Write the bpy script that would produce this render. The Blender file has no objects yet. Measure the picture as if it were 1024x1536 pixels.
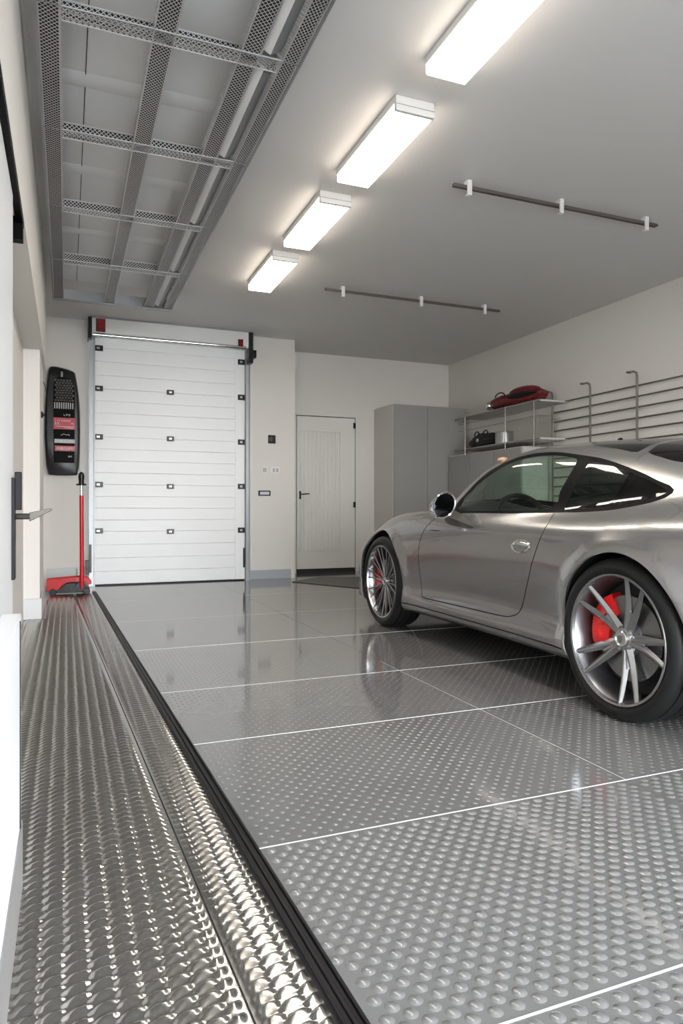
import bpy, math, random
import numpy as np
from mathutils import Vector, Matrix
from mathutils.geometry import delaunay_2d_cdt
random.seed(7)
SC=bpy.context.scene; COL=SC.collection
R=math.radians; PI=math.pi

# ------------------------------------------------------------------ materials
LAMP=19.; WORLD=20.; EXPO=.34; DOOR_H=2.35; OPEN_X=3.6
def mat(name, col=(.8,.8,.8), rough=.5, metal=0., spec=.5, coat=0., coat_rough=.03, emit=None, estr=0.,
        noise=None, bump=None, trans=0., sheen=0.):
    m=bpy.data.materials.new(name); m.use_nodes=True; n=m.node_tree.nodes; l=m.node_tree.links
    b=n['Principled BSDF']
    b.inputs['Base Color'].default_value=(*col,1); b.inputs['Roughness'].default_value=rough
    b.inputs['Metallic'].default_value=metal; b.inputs['Specular IOR Level'].default_value=spec
    b.inputs['Coat Weight'].default_value=coat; b.inputs['Coat Roughness'].default_value=coat_rough
    b.inputs['Transmission Weight'].default_value=trans
    if emit: b.inputs['Emission Color'].default_value=(*emit,1); b.inputs['Emission Strength'].default_value=estr
    tc=n.new('ShaderNodeTexCoord')
    if noise:   # (scale, amount): gentle tonal variation
        t=n.new('ShaderNodeTexNoise'); t.inputs['Scale'].default_value=noise[0]; t.inputs['Detail'].default_value=4
        l.new(tc.outputs['Object'],t.inputs['Vector'])
        r=n.new('ShaderNodeMapRange'); r.inputs['To Min'].default_value=1-noise[1]; r.inputs['To Max'].default_value=1+noise[1]
        l.new(t.outputs['Fac'],r.inputs['Value'])
        x=n.new('ShaderNodeVectorMath'); x.operation='SCALE'; x.inputs[0].default_value=col
        l.new(r.outputs['Result'],x.inputs['Scale']); l.new(x.outputs[0],b.inputs['Base Color'])
    if bump:    # (scale, strength, distance)
        t=n.new('ShaderNodeTexNoise'); t.inputs['Scale'].default_value=bump[0]; t.inputs['Detail'].default_value=3
        l.new(tc.outputs['Object'],t.inputs['Vector'])
        u=n.new('ShaderNodeBump'); u.inputs['Strength'].default_value=bump[1]; u.inputs['Distance'].default_value=bump[2]
        l.new(t.outputs['Fac'],u.inputs['Height']); l.new(u.outputs['Normal'],b.inputs['Normal'])
    return m
def glassmat(name, tint, rough=.0, refl=1.5, mixd=0., dcol=(.02,.02,.02)):
    m=bpy.data.materials.new(name); m.use_nodes=True; n=m.node_tree.nodes; l=m.node_tree.links
    n.remove(n['Principled BSDF']); out=n['Material Output']
    t=n.new('ShaderNodeBsdfTransparent'); t.inputs['Color'].default_value=(*tint,1)
    g=n.new('ShaderNodeBsdfGlossy'); g.inputs['Roughness'].default_value=rough; g.inputs['Color'].default_value=(1,1,1,1)
    f=n.new('ShaderNodeFresnel'); ge=n.new('ShaderNodeNewGeometry'); mr=n.new('ShaderNodeMapRange'); mr.inputs['To Min'].default_value=refl; mr.inputs['To Max'].default_value=1/refl; l.new(ge.outputs['Backfacing'],mr.inputs['Value']); l.new(mr.outputs[0],f.inputs['IOR'])
    x=n.new('ShaderNodeMixShader'); l.new(f.outputs[0],x.inputs[0]); l.new(t.outputs[0],x.inputs[1]); l.new(g.outputs[0],x.inputs[2])
    l.new(x.outputs[0],out.inputs['Surface'])
    return m
def paintmat():
    m=mat('silver_paint',(.285,.280,.272),.24,.70,.5,1.0,.02)
    n=m.node_tree.nodes; l=m.node_tree.links; b=n['Principled BSDF']
    tc=n.new('ShaderNodeTexCoord'); v=n.new('ShaderNodeTexVoronoi'); v.inputs['Scale'].default_value=1400
    l.new(tc.outputs['Object'],v.inputs['Vector'])
    r=n.new('ShaderNodeMapRange'); r.inputs['To Min'].default_value=.20; r.inputs['To Max'].default_value=.27
    l.new(v.outputs['Distance'],r.inputs['Value']); l.new(r.outputs[0],b.inputs['Roughness'])
    return m
MT=dict(
 wall=mat('wall_paint',(.71,.685,.645),.6,noise=(1.3,.012),bump=(260,.12,.002)),
 ceil=mat('ceiling_paint',(.66,.65,.63),.55,noise=(.8,.012)),
 whitedoor=mat('white_lacquer',(.86,.87,.88),.3,noise=(3,.01)),
 secwhite=mat('sectional_panel_white',(.88,.90,.91),.38,bump=(500,.15,.0006)),
 sidedoor=mat('side_door_paint',(.72,.71,.67),.45),
 tile=mat('grey_floor_tile',(.150,.148,.144),.10,0.,.62,coat=.35,coat_rough=.06,noise=(2.2,.05)),
 nubs=mat('grey_floor_nub',(.160,.158,.154),.13,0.,.6),
 seam=mat('white_seam',(.66,.66,.65),.3),
 plate=mat('stainless_scale_plate',(.44,.43,.41),.17,.95,noise=(5,.06)),
 rubber=mat('black_rubber',(.006,.006,.007),.4,spec=.12),
 black=mat('black_plastic',(.009,.009,.010),.3,spec=.3),
 dull=mat('dull_black',(.012,.012,.012),.7),
 steel=mat('brushed_steel',(.42,.42,.42),.3,.9),
 galv=mat('galvanised_steel',(.34,.35,.36),.42,.6,noise=(12,.08)),
 mesh=mat('expanded_metal',(.72,.72,.71),.42,.45),
 meshshade=mat('channel_shadow_sheet',(.012,.012,.013),.6),  # shadow seen through the mesh holes, put into a near-black colour
 rack_steel=mat('rack_steel',(.22,.20,.18),.35,.8),
 chrome=mat('chrome',(.78,.78,.78),.08,1.),
 cabinet=mat('grey_cabinet',(.30,.296,.285),.38),
 cablit=mat('lit_cabinet_side',(.62,.60,.57),.45),  # paler version of the cabinet grey, light on the side faces painted in
 base=mat('grey_baseboard',(.36,.39,.42),.3),
 basel=mat('pale_baseboard',(.60,.61,.62),.35),
 panelgrey=mat('overhead_panel',(.76,.765,.76),.28,0.,.5),
 red=mat('red_enamel',(.50,.004,.010),.3,spec=.3,coat=.15),
 redbag=mat('red_fabric',(.12,.006,.008),.45,bump=(60,.3,.003)),
 redlens=mat('red_lens',(.25,.004,.006),.12,coat=.5),
 bag=mat('black_fabric',(.012,.012,.013),.55,bump=(50,.4,.004)),
 caliper=mat('red_caliper',(.70,.012,.012),.3,coat=.5),
 tyre=mat('tyre_rubber',(.010,.010,.010),.5,spec=.25),
 alloy=mat('alloy_wheel',(.36,.36,.365),.22,.92),
 alloyd=mat('alloy_barrel',(.27,.27,.28),.3,.9),
 disc=mat('brake_disc',(.24,.24,.24),.35,.9),
 trim=mat('gloss_black_trim',(.004,.004,.004),.45,spec=.05),
 leather=mat('dark_leather',(.03,.03,.03),.5,bump=(90,.2,.001)),
 interior=mat('dark_interior',(.018,.018,.018),.7),
 lever=mat('dark_nickel',(.10,.095,.085),.28,.8), lockp=mat('dark_steel',(.02,.02,.022),.5,.2,spec=.2),
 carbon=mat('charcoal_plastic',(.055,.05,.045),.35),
 labelred=mat('label_red',(.42,.008,.02),.35), labelgrey=mat('label_grey',(.42,.42,.42),.4),
 ink=mat('white_ink',(.7,.7,.7),.5), darkink=mat('dark_ink',(.12,.12,.12),.5),
 plasticw=mat('white_plastic',(.78,.78,.76),.35),
 mat_=mat('dark_mat',(.075,.072,.066),.5,bump=(200,.3,.002)),
 shelf=mat('shelf_board',(.55,.54,.51),.4),
 concrete=mat('concrete_drive',(.22,.215,.205),.8,noise=(4,.1)),
 tan=mat('tan_leather',(.50,.30,.20),.5),
 mirror=mat('mirror_glass',(.05,.05,.055),.03,1.),
 lens=mat('headlamp_lens',(.55,.56,.58),.08,.3,coat=1.),
 light=mat('diffuser_glow',(.9,.9,.9),.4,emit=(1.,.91,.80),estr=LAMP),
 lightside=mat('diffuser_side_glow',(.9,.9,.9),.4,emit=(1.,.86,.72),estr=LAMP*.30),
)
MT['paint']=paintmat()
MT['sglass']=glassmat('side_glass',(.66,.77,.70),0,1.42)
MT['dglass']=glassmat('privacy_glass',(.05,.065,.06),0,1.36)
MT['clearbox']=glassmat('clear_plastic',(.93,.94,.93),.08,1.45)

# ------------------------------------------------------------------ mesh helpers
class MB:
    def __init__(s): s.v=[]; s.f=[]
    def add(s,vs,fs):
        o=len(s.v); s.v+= [tuple(map(float,p)) for p in vs]; s.f+=[tuple(i+o for i in f) for f in fs]; return s
    def box(s,x0,x1,y0,y1,z0,z1):
        return s.add([(x0,y0,z0),(x1,y0,z0),(x1,y1,z0),(x0,y1,z0),(x0,y0,z1),(x1,y0,z1),(x1,y1,z1),(x0,y1,z1)],
          [(0,3,2,1),(4,5,6,7),(0,1,5,4),(1,2,6,5),(2,3,7,6),(3,0,4,7)])
    def prism(s,poly,a0,a1,ax='z'):
        """poly: 2-D outline; extruded along ax"""
        n=len(poly)
        def P(p,a): return {'z':(p[0],p[1],a),'y':(p[0],a,p[1]),'x':(a,p[0],p[1])}[ax]
        vs=[P(p,a0) for p in poly]+[P(p,a1) for p in poly]
        fs=[tuple(range(n))[::-1],tuple(range(n,2*n))]+[(i,(i+1)%n,(i+1)%n+n,i+n) for i in range(n)]
        return s.add(vs,fs)
    def tube(s,pts,r,n=10,caps=True,closed=False):
        pts=[Vector(p) for p in pts]; N=len(pts); rr=r if isinstance(r,(list,tuple)) else [r]*N
        vs=[];fs=[]; up=None
        for i,p in enumerate(pts):
            if closed: t=(pts[(i+1)%N]-pts[i-1]).normalized()
            else: t=(pts[min(i+1,N-1)]-pts[max(i-1,0)]).normalized()
            if up is None: up=Vector((0,0,1)) if abs(t.z)<.9 else Vector((1,0,0))
            a=t.cross(up).normalized(); b=a.cross(t).normalized(); up=b
            for k in range(n):
                c=2*PI*k/n; vs.append(p+a*rr[i]*math.cos(c)+b*rr[i]*math.sin(c))
        for i in range(N if closed else N-1):
            j=(i+1)%N
            for k in range(n): fs.append((i*n+k,i*n+(k+1)%n,j*n+(k+1)%n,j*n+k))
        if caps and not closed: fs+=[tuple(range(n)),tuple(range((N-1)*n,N*n))[::-1]]
        return s.add(vs,fs)
    def lathe(s,prof,n=48,ax='x',c=(0,0,0),a0=0,a1=2*PI,closed=False):
        """prof: list of (axial, radius)"""
        full=abs(a1-a0-2*PI)<1e-6; m=n if full else n+1; vs=[];fs=[]
        for i in range(m):
            t=a0+(a1-a0)*i/n; co,si=math.cos(t),math.sin(t)
            for a,r in prof:
                p={'x':(a,r*co,r*si),'y':(r*co,a,r*si),'z':(r*co,r*si,a)}[ax]
                vs.append((p[0]+c[0],p[1]+c[1],p[2]+c[2]))
        k=len(prof)
        for i in range(n):
            j=(i+1)%m
            for q in range(k if closed else k-1):
                q2=(q+1)%k; fs.append((i*k+q,i*k+q2,j*k+q2,j*k+q))
        return s.add(vs,fs)
    def ell(s,c,r,nu=24,nv=14,fn=None):
        vs=[];fs=[]
        for j in range(nv+1):
            th=PI*j/nv
            for i in range(nu):
                ph=2*PI*i/nu; d=Vector((math.sin(th)*math.cos(ph),math.sin(th)*math.sin(ph),math.cos(th)))
                p=Vector((c[0]+r[0]*d.x,c[1]+r[1]*d.y,c[2]+r[2]*d.z))
                if fn: p=Vector(fn(p,d))
                vs.append(p)
        for j in range(nv):
            for i in range(nu): fs.append((j*nu+i,(j+1)*nu+i,(j+1)*nu+(i+1)%nu,j*nu+(i+1)%nu))
        return s.add(vs,fs)
    def build(s,name,m,parent=None,loc=None,bevel=0.,ang=32,seg=2,smooth=True):
        o=(0,0,0)
        if parent is not None and parent.type!='x': o=ORIG.get(parent,(0,0,0))
        elif loc: o=loc
        if parent is not None: o=ORIG.get(parent,(0,0,0))
        me=bpy.data.meshes.new(name)
        me.from_pydata([(a-o[0],b-o[1],c-o[2]) for a,b,c in s.v],[],s.f); me.validate()
        if isinstance(m,str): m=MT[m]
        me.materials.append(m)
        if smooth:
            me.polygons.foreach_set('use_smooth',[True]*len(me.polygons)); me.set_sharp_from_angle(angle=R(ang))
        ob=bpy.data.objects.new(name,me); COL.objects.link(ob)
        if parent is not None: ob.parent=parent; ORIG[ob]=o
        else:
            ob.location=o; ORIG[ob]=o
        if bevel:
            b=ob.modifiers.new('bevel','BEVEL'); b.width=bevel; b.segments=seg; b.limit_method='ANGLE'; b.angle_limit=R(40)
            b.harden_normals=False
        return ob
ORIG={}
def tag(o,label,cat,group=None,kind=None):
    if label: o['label']=label
    if cat: o['category']=cat
    if group: o['group']=group
    if kind: o['kind']=kind
    return o
def empty(name,loc,label=None,cat=None,group=None,rz=0,kind=None):
    o=bpy.data.objects.new(name,None); COL.objects.link(o); o.location=loc; o.rotation_euler=(0,0,rz)
    o.empty_display_size=.1
    ORIG[o]=loc; return tag(o,label,cat,group,kind)
def struct(ob): ob['kind']='structure'; return ob
def B(*a): return MB().box(*a)
def BB(*bs):
    m=MB()
    for b in bs: m.box(*b)
    return m
Y0=np.array([-1.1,-.9,-.5,-.2,0,.3,.6,.9,1.2,1.5,1.75,2.0,2.25,2.5,2.8,3.0,3.2,3.35,3.42])
TL=[ # lateral of control points 0..11
 [.52,.70,.78,.82,.84,.82,.81,.80,.80,.80,.81,.82,.83,.83,.82,.78,.68,.55,.40],
 [.60,.79,.85,.90,.91,.88,.858,.85,.85,.851,.857,.865,.875,.885,.875,.845,.765,.645,.485],
 [.61,.80,.86,.91,.92,.89,.878,.874,.874,.874,.876,.876,.882,.892,.882,.852,.772,.65,.49],
 [.61,.80,.87,.92,.93,.875,.822,.810,.810,.814,.830,.86,.88,.893,.884,.855,.78,.66,.50],
 [.61,.80,.88,.93,.94,.90,.853,.838,.835,.838,.85,.87,.885,.90,.887,.86,.78,.66,.50],
 [.62,.80,.90,.935,.945,.92,.882,.865,.86,.862,.87,.88,.893,.905,.89,.86,.78,.66,.50],
 [.60,.76,.86,.89,.90,.88,.855,.84,.835,.835,.838,.842,.842,.832,.80,.76,.66,.54,.40],
 [.55,.68,.72,.74,.755,.757,.755,.755,.757,.757,.754,.747,.737,.72,.69,.64,.54,.42,.30],
 [.48,.58,.63,.66,.68,.69,.692,.692,.692,.688,.678,.64,.60,.58,.54,.50,.42,.33,.22],
 [.40,.46,.50,.53,.56,.585,.60,.608,.612,.605,.59,.53,.44,.42,.40,.37,.30,.23,.15],
 [.22,.25,.27,.30,.32,.34,.35,.355,.36,.36,.34,.30,.25,.22,.20,.18,.15,.11,.07],
 [0]*19]
TZ=[
 [.22,.20,.18,.165,.16,.16,.16,.16,.16,.16,.16,.16,.16,.15,.14,.13,.12,.12,.12],
 [.26,.24,.21,.195,.19,.19,.19,.19,.19,.19,.19,.19,.19,.18,.17,.165,.15,.15,.15],
 [.32,.30,.28,.27,.265,.26,.26,.26,.26,.26,.26,.26,.26,.25,.23,.22,.20,.20,.20],
 [.40,.37,.35,.34,.335,.33,.33,.33,.33,.33,.33,.33,.33,.32,.30,.28,.27,.26,.26],
 [.50,.48,.46,.45,.45,.45,.45,.45,.45,.45,.45,.45,.45,.44,.41,.38,.35,.32,.32],
 [.62,.63,.63,.625,.62,.62,.62,.62,.62,.62,.62,.62,.62,.61,.57,.52,.46,.40,.38],
 [.74,.78,.80,.80,.80,.785,.77,.763,.76,.76,.76,.765,.77,.765,.71,.645,.55,.48,.43],
 [.84,.89,.905,.905,.90,.885,.87,.862,.86,.858,.858,.862,.864,.85,.79,.715,.60,.52,.46],
 [.88,.94,.97,1.0,1.02,1.03,1.02,1.02,1.02,.995,.93,.876,.866,.848,.795,.725,.61,.53,.47],
 [.91,.97,1.03,1.085,1.12,1.155,1.175,1.188,1.19,1.14,1.035,.91,.85,.828,.778,.712,.615,.54,.475],
 [.93,.99,1.07,1.14,1.175,1.215,1.238,1.253,1.26,1.225,1.125,.98,.855,.815,.762,.70,.62,.545,.48],
 [.93,1.0,1.085,1.155,1.19,1.23,1.253,1.27,1.28,1.25,1.16,1.02,.875,.808,.755,.695,.62,.55,.485]]
YG=np.arange(-1.6,3.95,.01)
def _sm(v,sig):
    g=np.interp(YG,Y0,v); n=int(sig*3/.01); k=np.exp(-.5*(np.arange(-n,n+1)*.01/sig)**2); k/=k.sum()
    return np.convolve(np.pad(g,n,mode='edge'),k,mode='valid')
GL=np.array([_sm(v,.09) for v in TL]); GZ=np.array([_sm(v,.09) for v in TZ])
ARCH=[(0.03,.33,.368),(2.5,.335,.385)]
def surf(y,s):
    """y, s arrays -> lateral l, height z ; s in 0..11"""
    y=np.asarray(y,float); s=np.clip(np.asarray(s,float),0,11)
    fy=np.clip((y+1.6)/.01,0,len(YG)-1.001); i=fy.astype(int); f=fy-i
    k=np.minimum(s.astype(int),10); t=s-k
    def P(j):
        jj=np.clip(j,0,11); L=GL[jj,i]*(1-f)+GL[jj,i+1]*f; Z=GZ[jj,i]*(1-f)+GZ[jj,i+1]*f
        # mirrored continuation past the centre line
        L2=GL[10,i]*(1-f)+GL[10,i+1]*f; Z2=GZ[10,i]*(1-f)+GZ[10,i+1]*f
        over=j>11
        return np.where(over,-L2,L),np.where(over,Z2,Z)
    # smooth uniform cubic: blend of B-spline (soft) and Catmull-Rom (interpolating)
    a=P(k-1);b=P(k);c=P(k+1);d=P(k+2)
    t2=t*t;t3=t2*t
    B=((1-t)**3/6,(3*t3-6*t2+4)/6,(-3*t3+3*t2+3*t+1)/6,t3/6)
    C=((-t3+2*t2-t)/2,(3*t3-5*t2+2)/2,(-3*t3+4*t2+t)/2,(t3-t2)/2)
    w=.55
    M=[w*B[q]+(1-w)*C[q] for q in range(4)]
    l=sum(m*p[0] for m,p in zip(M,(a,b,c,d))); z=sum(m*p[1] for m,p in zip(M,(a,b,c,d)))
    # flared lips round the wheel arches
    for (ay,az,ar) in ARCH:
        r=np.hypot(y-ay,z-az)
        q=np.clip((ar+.085-r)/.075,0,1); q=q*q*(3-2*q)
        l=l+.014*q*(s<7.2)
    # rounded nose and tail
    for (e,sg,w0) in ((3.42,1,.22),(-1.1,-1,.16)):
        q=np.clip(((y-e)*sg+w0)/w0,0,1)
        kk=np.sqrt(np.clip(1-q**2.6,0.0,1))
        kk=.12+.88*kk
        l=l*kk; zc=.42 if sg>0 else .60
        z=zc+(z-zc)*(kk*.75+.25)
    return l,z
# ------------------------------------------------------------------ the room
H_C=3.05
# floor: tiles, with raised nubs in the tiles of the near rows and pale seams
struct(B(-.45,5.5,-1.6,9.2,-.12,-.004).build('floor','tile'))
SY=[.98,1.72,2.57,3.35,4.42,5.6,6.9]; SXL=1.675
edge_a,edge_b=(.455,.6),(.262,7.75)          # centre line of the black channel
def xs(y): return edge_a[0]+(edge_b[0]-edge_a[0])*(y-edge_a[1])/(edge_b[1]-edge_a[1])
tm=MB()
ys=[-1.6]+SY+[8.43]
for i in range(len(ys)-1):
    y0,y1=ys[i]+.0025,ys[i+1]-.0025
    tm.prism([(xs(y0)+.01,y0),(SXL-.001,y0),(SXL-.001,y1),(xs(y1)+.01,y1)],-.004,0)
    tm.prism([(SXL+.001,y0),(5.34,y0),(5.34,y1),(SXL+.001,y1)],-.004,0)
tm.box(2.72,5.34,8.43,9.03,-.004,0)
tiles=tm.build('trim_1','tile',smooth=False); struct(tiles)
sm=MB()
for i_,y in enumerate(SY[:5]): w_=(.0024,.0018,.0013,.0013,.0013)[i_]; sm.box(xs(y)+.02,5.33,y-w_,y+w_,-.004,.0010)
for y in SY[5:]: sm.box(xs(y)+.02,5.33,y-.0015,y+.0015,-.004,.0004)
sm.box(SXL-.0007,SXL+.0007,1.72,3.6,-.004,.0002)
struct(sm.build('trim_2','seam',smooth=False))
def nub_field():
    V=[];Fc=[];o=0
    px_,py_=.046,.0255
    rows=int((4.42+0.6)/py_)
    for j in range(rows):
        y=.55+j*py_
        if y>4.36: break
        if any(abs(y-s)<.014 for s in SY): continue
        fine= y<1.72
        n=12 if fine else 8
        xoff=(j%2)*px_/2
        # only the tiles in front of and beside the car are ever in view
        x=xs(y)+.045
        x=math.ceil((x-xoff)/px_)*px_+xoff
        while x<5.3:
            if abs(x-SXL)<.008: x+=px_; continue
            r=.0145 if fine else (.0085 if y<2.57 else (.006 if y<3.35 else .0045)); h=.0034 if fine else (.0021 if y<2.57 else (.0011 if y<3.35 else .0007))
            rings=((1.,0.),(.80,.42),(.52,.80),(.22,.98)) if fine else ((1.,0.),(.62,.70),(.25,.97))
            for rr,hh in rings:
                for k in range(n):
                    c=2*PI*k/n; V.append((x+r*rr*math.cos(c),y+r*rr*math.sin(c),h*hh))
            V.append((x,y,h)); m=len(rings)
            for q in range(m-1):
                for k in range(n):
                    a=o+q*n+k; b=o+q*n+(k+1)%n; Fc.append((a,b,b+n,a+n))
            t=o+m*n
            for k in range(n): Fc.append((o+(m-1)*n+k,o+(m-1)*n+(k+1)%n,t))
            o=t+1; x+=px_
    me=bpy.data.meshes.new('trim_3'); me.from_pydata(V,[],Fc); me.materials.append(MT['nubs'])
    me.polygons.foreach_set('use_smooth',[True]*len(me.polygons))
    ob=bpy.data.objects.new('trim_3',me); COL.objects.link(ob); return struct(ob)
nub_field()

# stainless plate with embossed fish scales, two strips parted by a seam
def seam_x(y): return .30+(.118-.30)*(y-1.0)/(6.3-1.0)
def plate(name,xa,xb,y0,y1,label):
    cw,ch=.043,.033; NS=7
    nx=int(round((max(xb(y0)-xa(y0),xb(y1)-xa(y1)))/cw*NS)); ny=int((y1-y0)/ch*8)
    yy=np.linspace(y0,y1,ny+1); 
    A=np.array([xa(y) for y in yy]); Bx=np.array([xb(y) for y in yy])
    t=np.linspace(0,1,nx+1)
    X=A[:,None]+(Bx-A)[:,None]*t[None,:]; Y=np.repeat(yy[:,None],nx+1,1)
    u=(X-xb(1.0))/cw; col=np.floor(u); a=u-col-.5
    w=Y/ch+col*.10-1.1*(0.25-a*a)*.8-.40*a; b=w-np.floor(w)
    prof=np.where(b<.80,np.sin(b/.80*PI/2)**1.5,np.cos((b-.80)/.20*PI/2)**.8)
    Z=(.0058 if 'wide' in label else .0050)*prof*(.45+.55*np.clip(np.cos(PI*a),0,1)**.6)
    ed=np.minimum(X-A[:,None],Bx[:,None]-X); Z*=np.clip((ed-.008)/.01,0,1)
    V=np.stack([X,Y,Z+.002],-1).reshape(-1,3)
    i=np.arange(ny)[:,None]*(nx+1)+np.arange(nx)[None,:]; i=i.ravel()
    Fc=np.stack([i,i+1,i+nx+2,i+nx+1],-1)
    me=bpy.data.meshes.new(name); me.vertices.add(len(V)); me.vertices.foreach_set('co',V.ravel())
    me.loops.add(Fc.size); me.loops.foreach_set('vertex_index',Fc.ravel())
    me.polygons.add(len(Fc)); me.polygons.foreach_set('loop_start',np.arange(len(Fc))*4)
    me.polygons.foreach_set('use_smooth',np.ones(len(Fc),bool)); me.update(calc_edges=True); me.validate()
    me.materials.append(MT['plate'])
    ob=bpy.data.objects.new(name,me); COL.objects.link(ob)
    return tag(ob,label,'floor plate')
plate('metal_floor_plate',lambda y:-.30 if y<5.95 else -.17,lambda y:seam_x(y)-.002,.55,7.6,'wide stainless floor plate with embossed scales along the left wall, left of its seam')
plate('metal_floor_plate',lambda y:seam_x(y)+.002,lambda y:xs(y)-.012,.55,7.6,'narrow stainless floor plate with embossed scales, between the seam and the black channel')
ch=MB()
def strip(m,o0,o1,z0,z1,ya=.55,yb=7.75):
    m.add([(xs(ya)+o0,ya,z0),(xs(ya)+o1,ya,z0),(xs(yb)+o1*.8,yb,z0),(xs(yb)+o0*.8,yb,z0),
           (xs(ya)+o0,ya,z1),(xs(ya)+o1,ya,z1),(xs(yb)+o1*.8,yb,z1),(xs(yb)+o0*.8,yb,z1)],
          [(0,3,2,1),(4,5,6,7),(0,1,5,4),(1,2,6,5),(2,3,7,6),(3,0,4,7)])
strip(ch,-.015,-.008,-.02,.013); strip(ch,.022,.029,-.02,.013); strip(ch,-.008,.022,-.03,.008); strip(ch,.003,.012,.0,.012)
tag(ch.build('drain_channel','rubber',bevel=.0015),'long black rubber edging channel between the scaled metal plates and the grey tiles','floor channel')

# walls
w=MB(); w.box(-.45,.245,8.43,8.6,-.1,H_C); w.box(2.095,2.72,8.43,9.15,-.1,H_C); w.box(.228,2.108,8.43,8.6,3.0,H_C)
struct(w.build('wall_back','wall',smooth=False))
struct(B(2.72,5.5,9.03,9.2,-.1,H_C).build('wall_back_recess','wall',smooth=False))
struct(B(5.34,5.5,-1.6,9.2,-.1,H_C).build('wall_right','wall',smooth=False))
w=MB(); w.box(-.5,-.32,-1.6,6.0,-.1,H_C); w.box(-.5,-.20,6.0,6.9,-.1,H_C); w.box(-.5,-.26,6.9,8.6,-.1,H_C); w.box(-.32,-.175,-1.6,6.0,2.15,H_C)
w.box(-.2,-.175,6.0,6.9,2.15,H_C)
struct(w.build('wall_left','wall',smooth=False))
struct(B(-.5,5.5,-1.6,9.2,H_C,H_C+.15).build('ceiling','ceil',smooth=False))
w=MB(); w.box(-.5,.05,-1.75,-1.6,-.1,H_C); w.box(OPEN_X,5.5,-1.75,-1.6,-.1,H_C); w.box(-.5,5.5,-1.75,-1.6,DOOR_H,H_C+.15)
struct(w.build('wall_front','wall',smooth=False))
struct(B(-9,14,-22,-1.75,-.14,-.02).build('ground','concrete',smooth=False))
# base boards
struct(B(2.108,2.665,8.415,8.43,0,.115).build('baseboard_column','base',bevel=.002))
bb=MB(); bb.box(-.32,-.185,5.975,6.0,0,.165); bb.box(-.20,-.185,6.0,6.9,0,.165)
struct(bb.build('baseboard_left','basel',bevel=.003))
bb=MB(); bb.box(-.2,.10,8.41,8.43,0,.20); bb.box(-.2,.12,8.405,8.43,.20,.218); bb.box(.11,.12,8.40,8.43,0,.218)
struct(bb.build('baseboard_back','basel',bevel=.002))

# ---- sectional door in the back wall
PZ=[0.012,.62,1.163,1.71,2.265,2.89]
dm=MB(); X0,X1,YD=.30,2.05,8.375
for a,b in zip(PZ[:-1],PZ[1:]):
    n=4; hh=(b-a)/n; prof=[]
    for k in range(n):
        z0=a+k*hh; z1=z0+hh
        g=.007 if k==0 else .0045
        prof+=[(YD+.006,z0),(YD,z0+g),(YD,z1-g if k<n-1 else z1-.004)]
    prof+=[(YD+.006,b)]
    n2=len(prof); vs=[(X0,y,z) for y,z in prof]+[(X1,y,z) for y,z in prof]
    vs+=[(X0,YD+.04,a),(X0,YD+.04,b),(X1,YD+.04,a),(X1,YD+.04,b)]
    dm.add(vs,[(i,i+n2,i+1+n2,i+1) for i in range(n2-1)]+[(2*n2,2*n2+2,2*n2+3,2*n2+1)])
door1=dm.build('door_1','secwhite',ang=20); struct(door1)
B(1.93,2.045,YD-.006,YD,.015,2.88).build('end_stile','secwhite',door1,bevel=.002)
B(.302,2.048,YD+.0,YD+.03,0.0,.014).build('bottom_seal','rubber',door1)
def rail(x0,x1,name='side_rail'):
    m=MB(); m.box(x0,x0+.012,8.30,8.42,0,3.0); m.box(x1-.012,x1,8.30,8.42,0,3.0); m.box(x0,x1,8.40,8.42,0,3.0); m.box(x0+.012,x1-.012,8.325,8.33,0,2.98)
    return m.build(name,'galv',door1,bevel=.001)
rail(.232,.300); rail(2.050,2.104)
hz=[2.727,2.265,1.71,1.163,.631]
for z in hz:
    h=B(.293,.387,YD-.028,YD-.002,z-.03,z+.03).build('hinge','black',door1,bevel=.003)
    B(.318,.352,YD-.031,YD-.028,z-.012,z+.010).build('hinge_pin','steel',h,bevel=.002)
for z in (2.698,2.262,1.709,1.161,.621):
    h=B(1.962,2.045,YD-.028,YD-.006,z-.032,z+.032).build('hinge','black',door1,bevel=.003)
    B(1.985,2.015,YD-.031,YD-.028,z-.012,z+.012).build('hinge_pin','steel',h,bevel=.002)
for z in (2.27,1.718,1.15,.614):
    h=B(1.105,1.187,YD-.024,YD-.002,z-.028,z+.028).build('hinge','black',door1,bevel=.003)
    B(1.130,1.162,YD-.027,YD-.024,z-.010,z+.010).build('hinge_pin','steel',h,bevel=.002)
hd=B(.262,2.06,8.20,8.36,2.845,3.035).build('header_box','plasticw',door1,bevel=.006)
MB().tube([(.27,8.19,2.838),(2.02,8.19,2.838)],.022,16).build('roller_tube','chrome',door1)
B(.235,2.09,8.19,8.36,3.036,3.046).build('header_cap','galv',door1)
B(.222,.262,8.2,8.42,2.80,3.04).build('header_bracket','black',door1,bevel=.003)
m=MB(); m.box(2.055,2.11,8.18,8.42,2.66,3.03); m.box(2.11,2.19,8.33,8.42,2.765,2.855); m.ell((2.15,8.325,2.81),(.022,.012,.022),12,8)
m.build('header_bracket','black',door1,bevel=.003)
B(.235,.262,8.285,8.30,.16,.48).build('lock_bar','black',door1,bevel=.002)
m=MB(); m.box(.200,.232,8.27,8.33,.20,.30); m.box(.205,.236,8.27,8.33,.14,.20); m.build('latch','black',door1,bevel=.003)
B(2.028,2.045,8.35,8.37,.16,.40).build('lock_bar','black',door1,bevel=.002)
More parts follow.
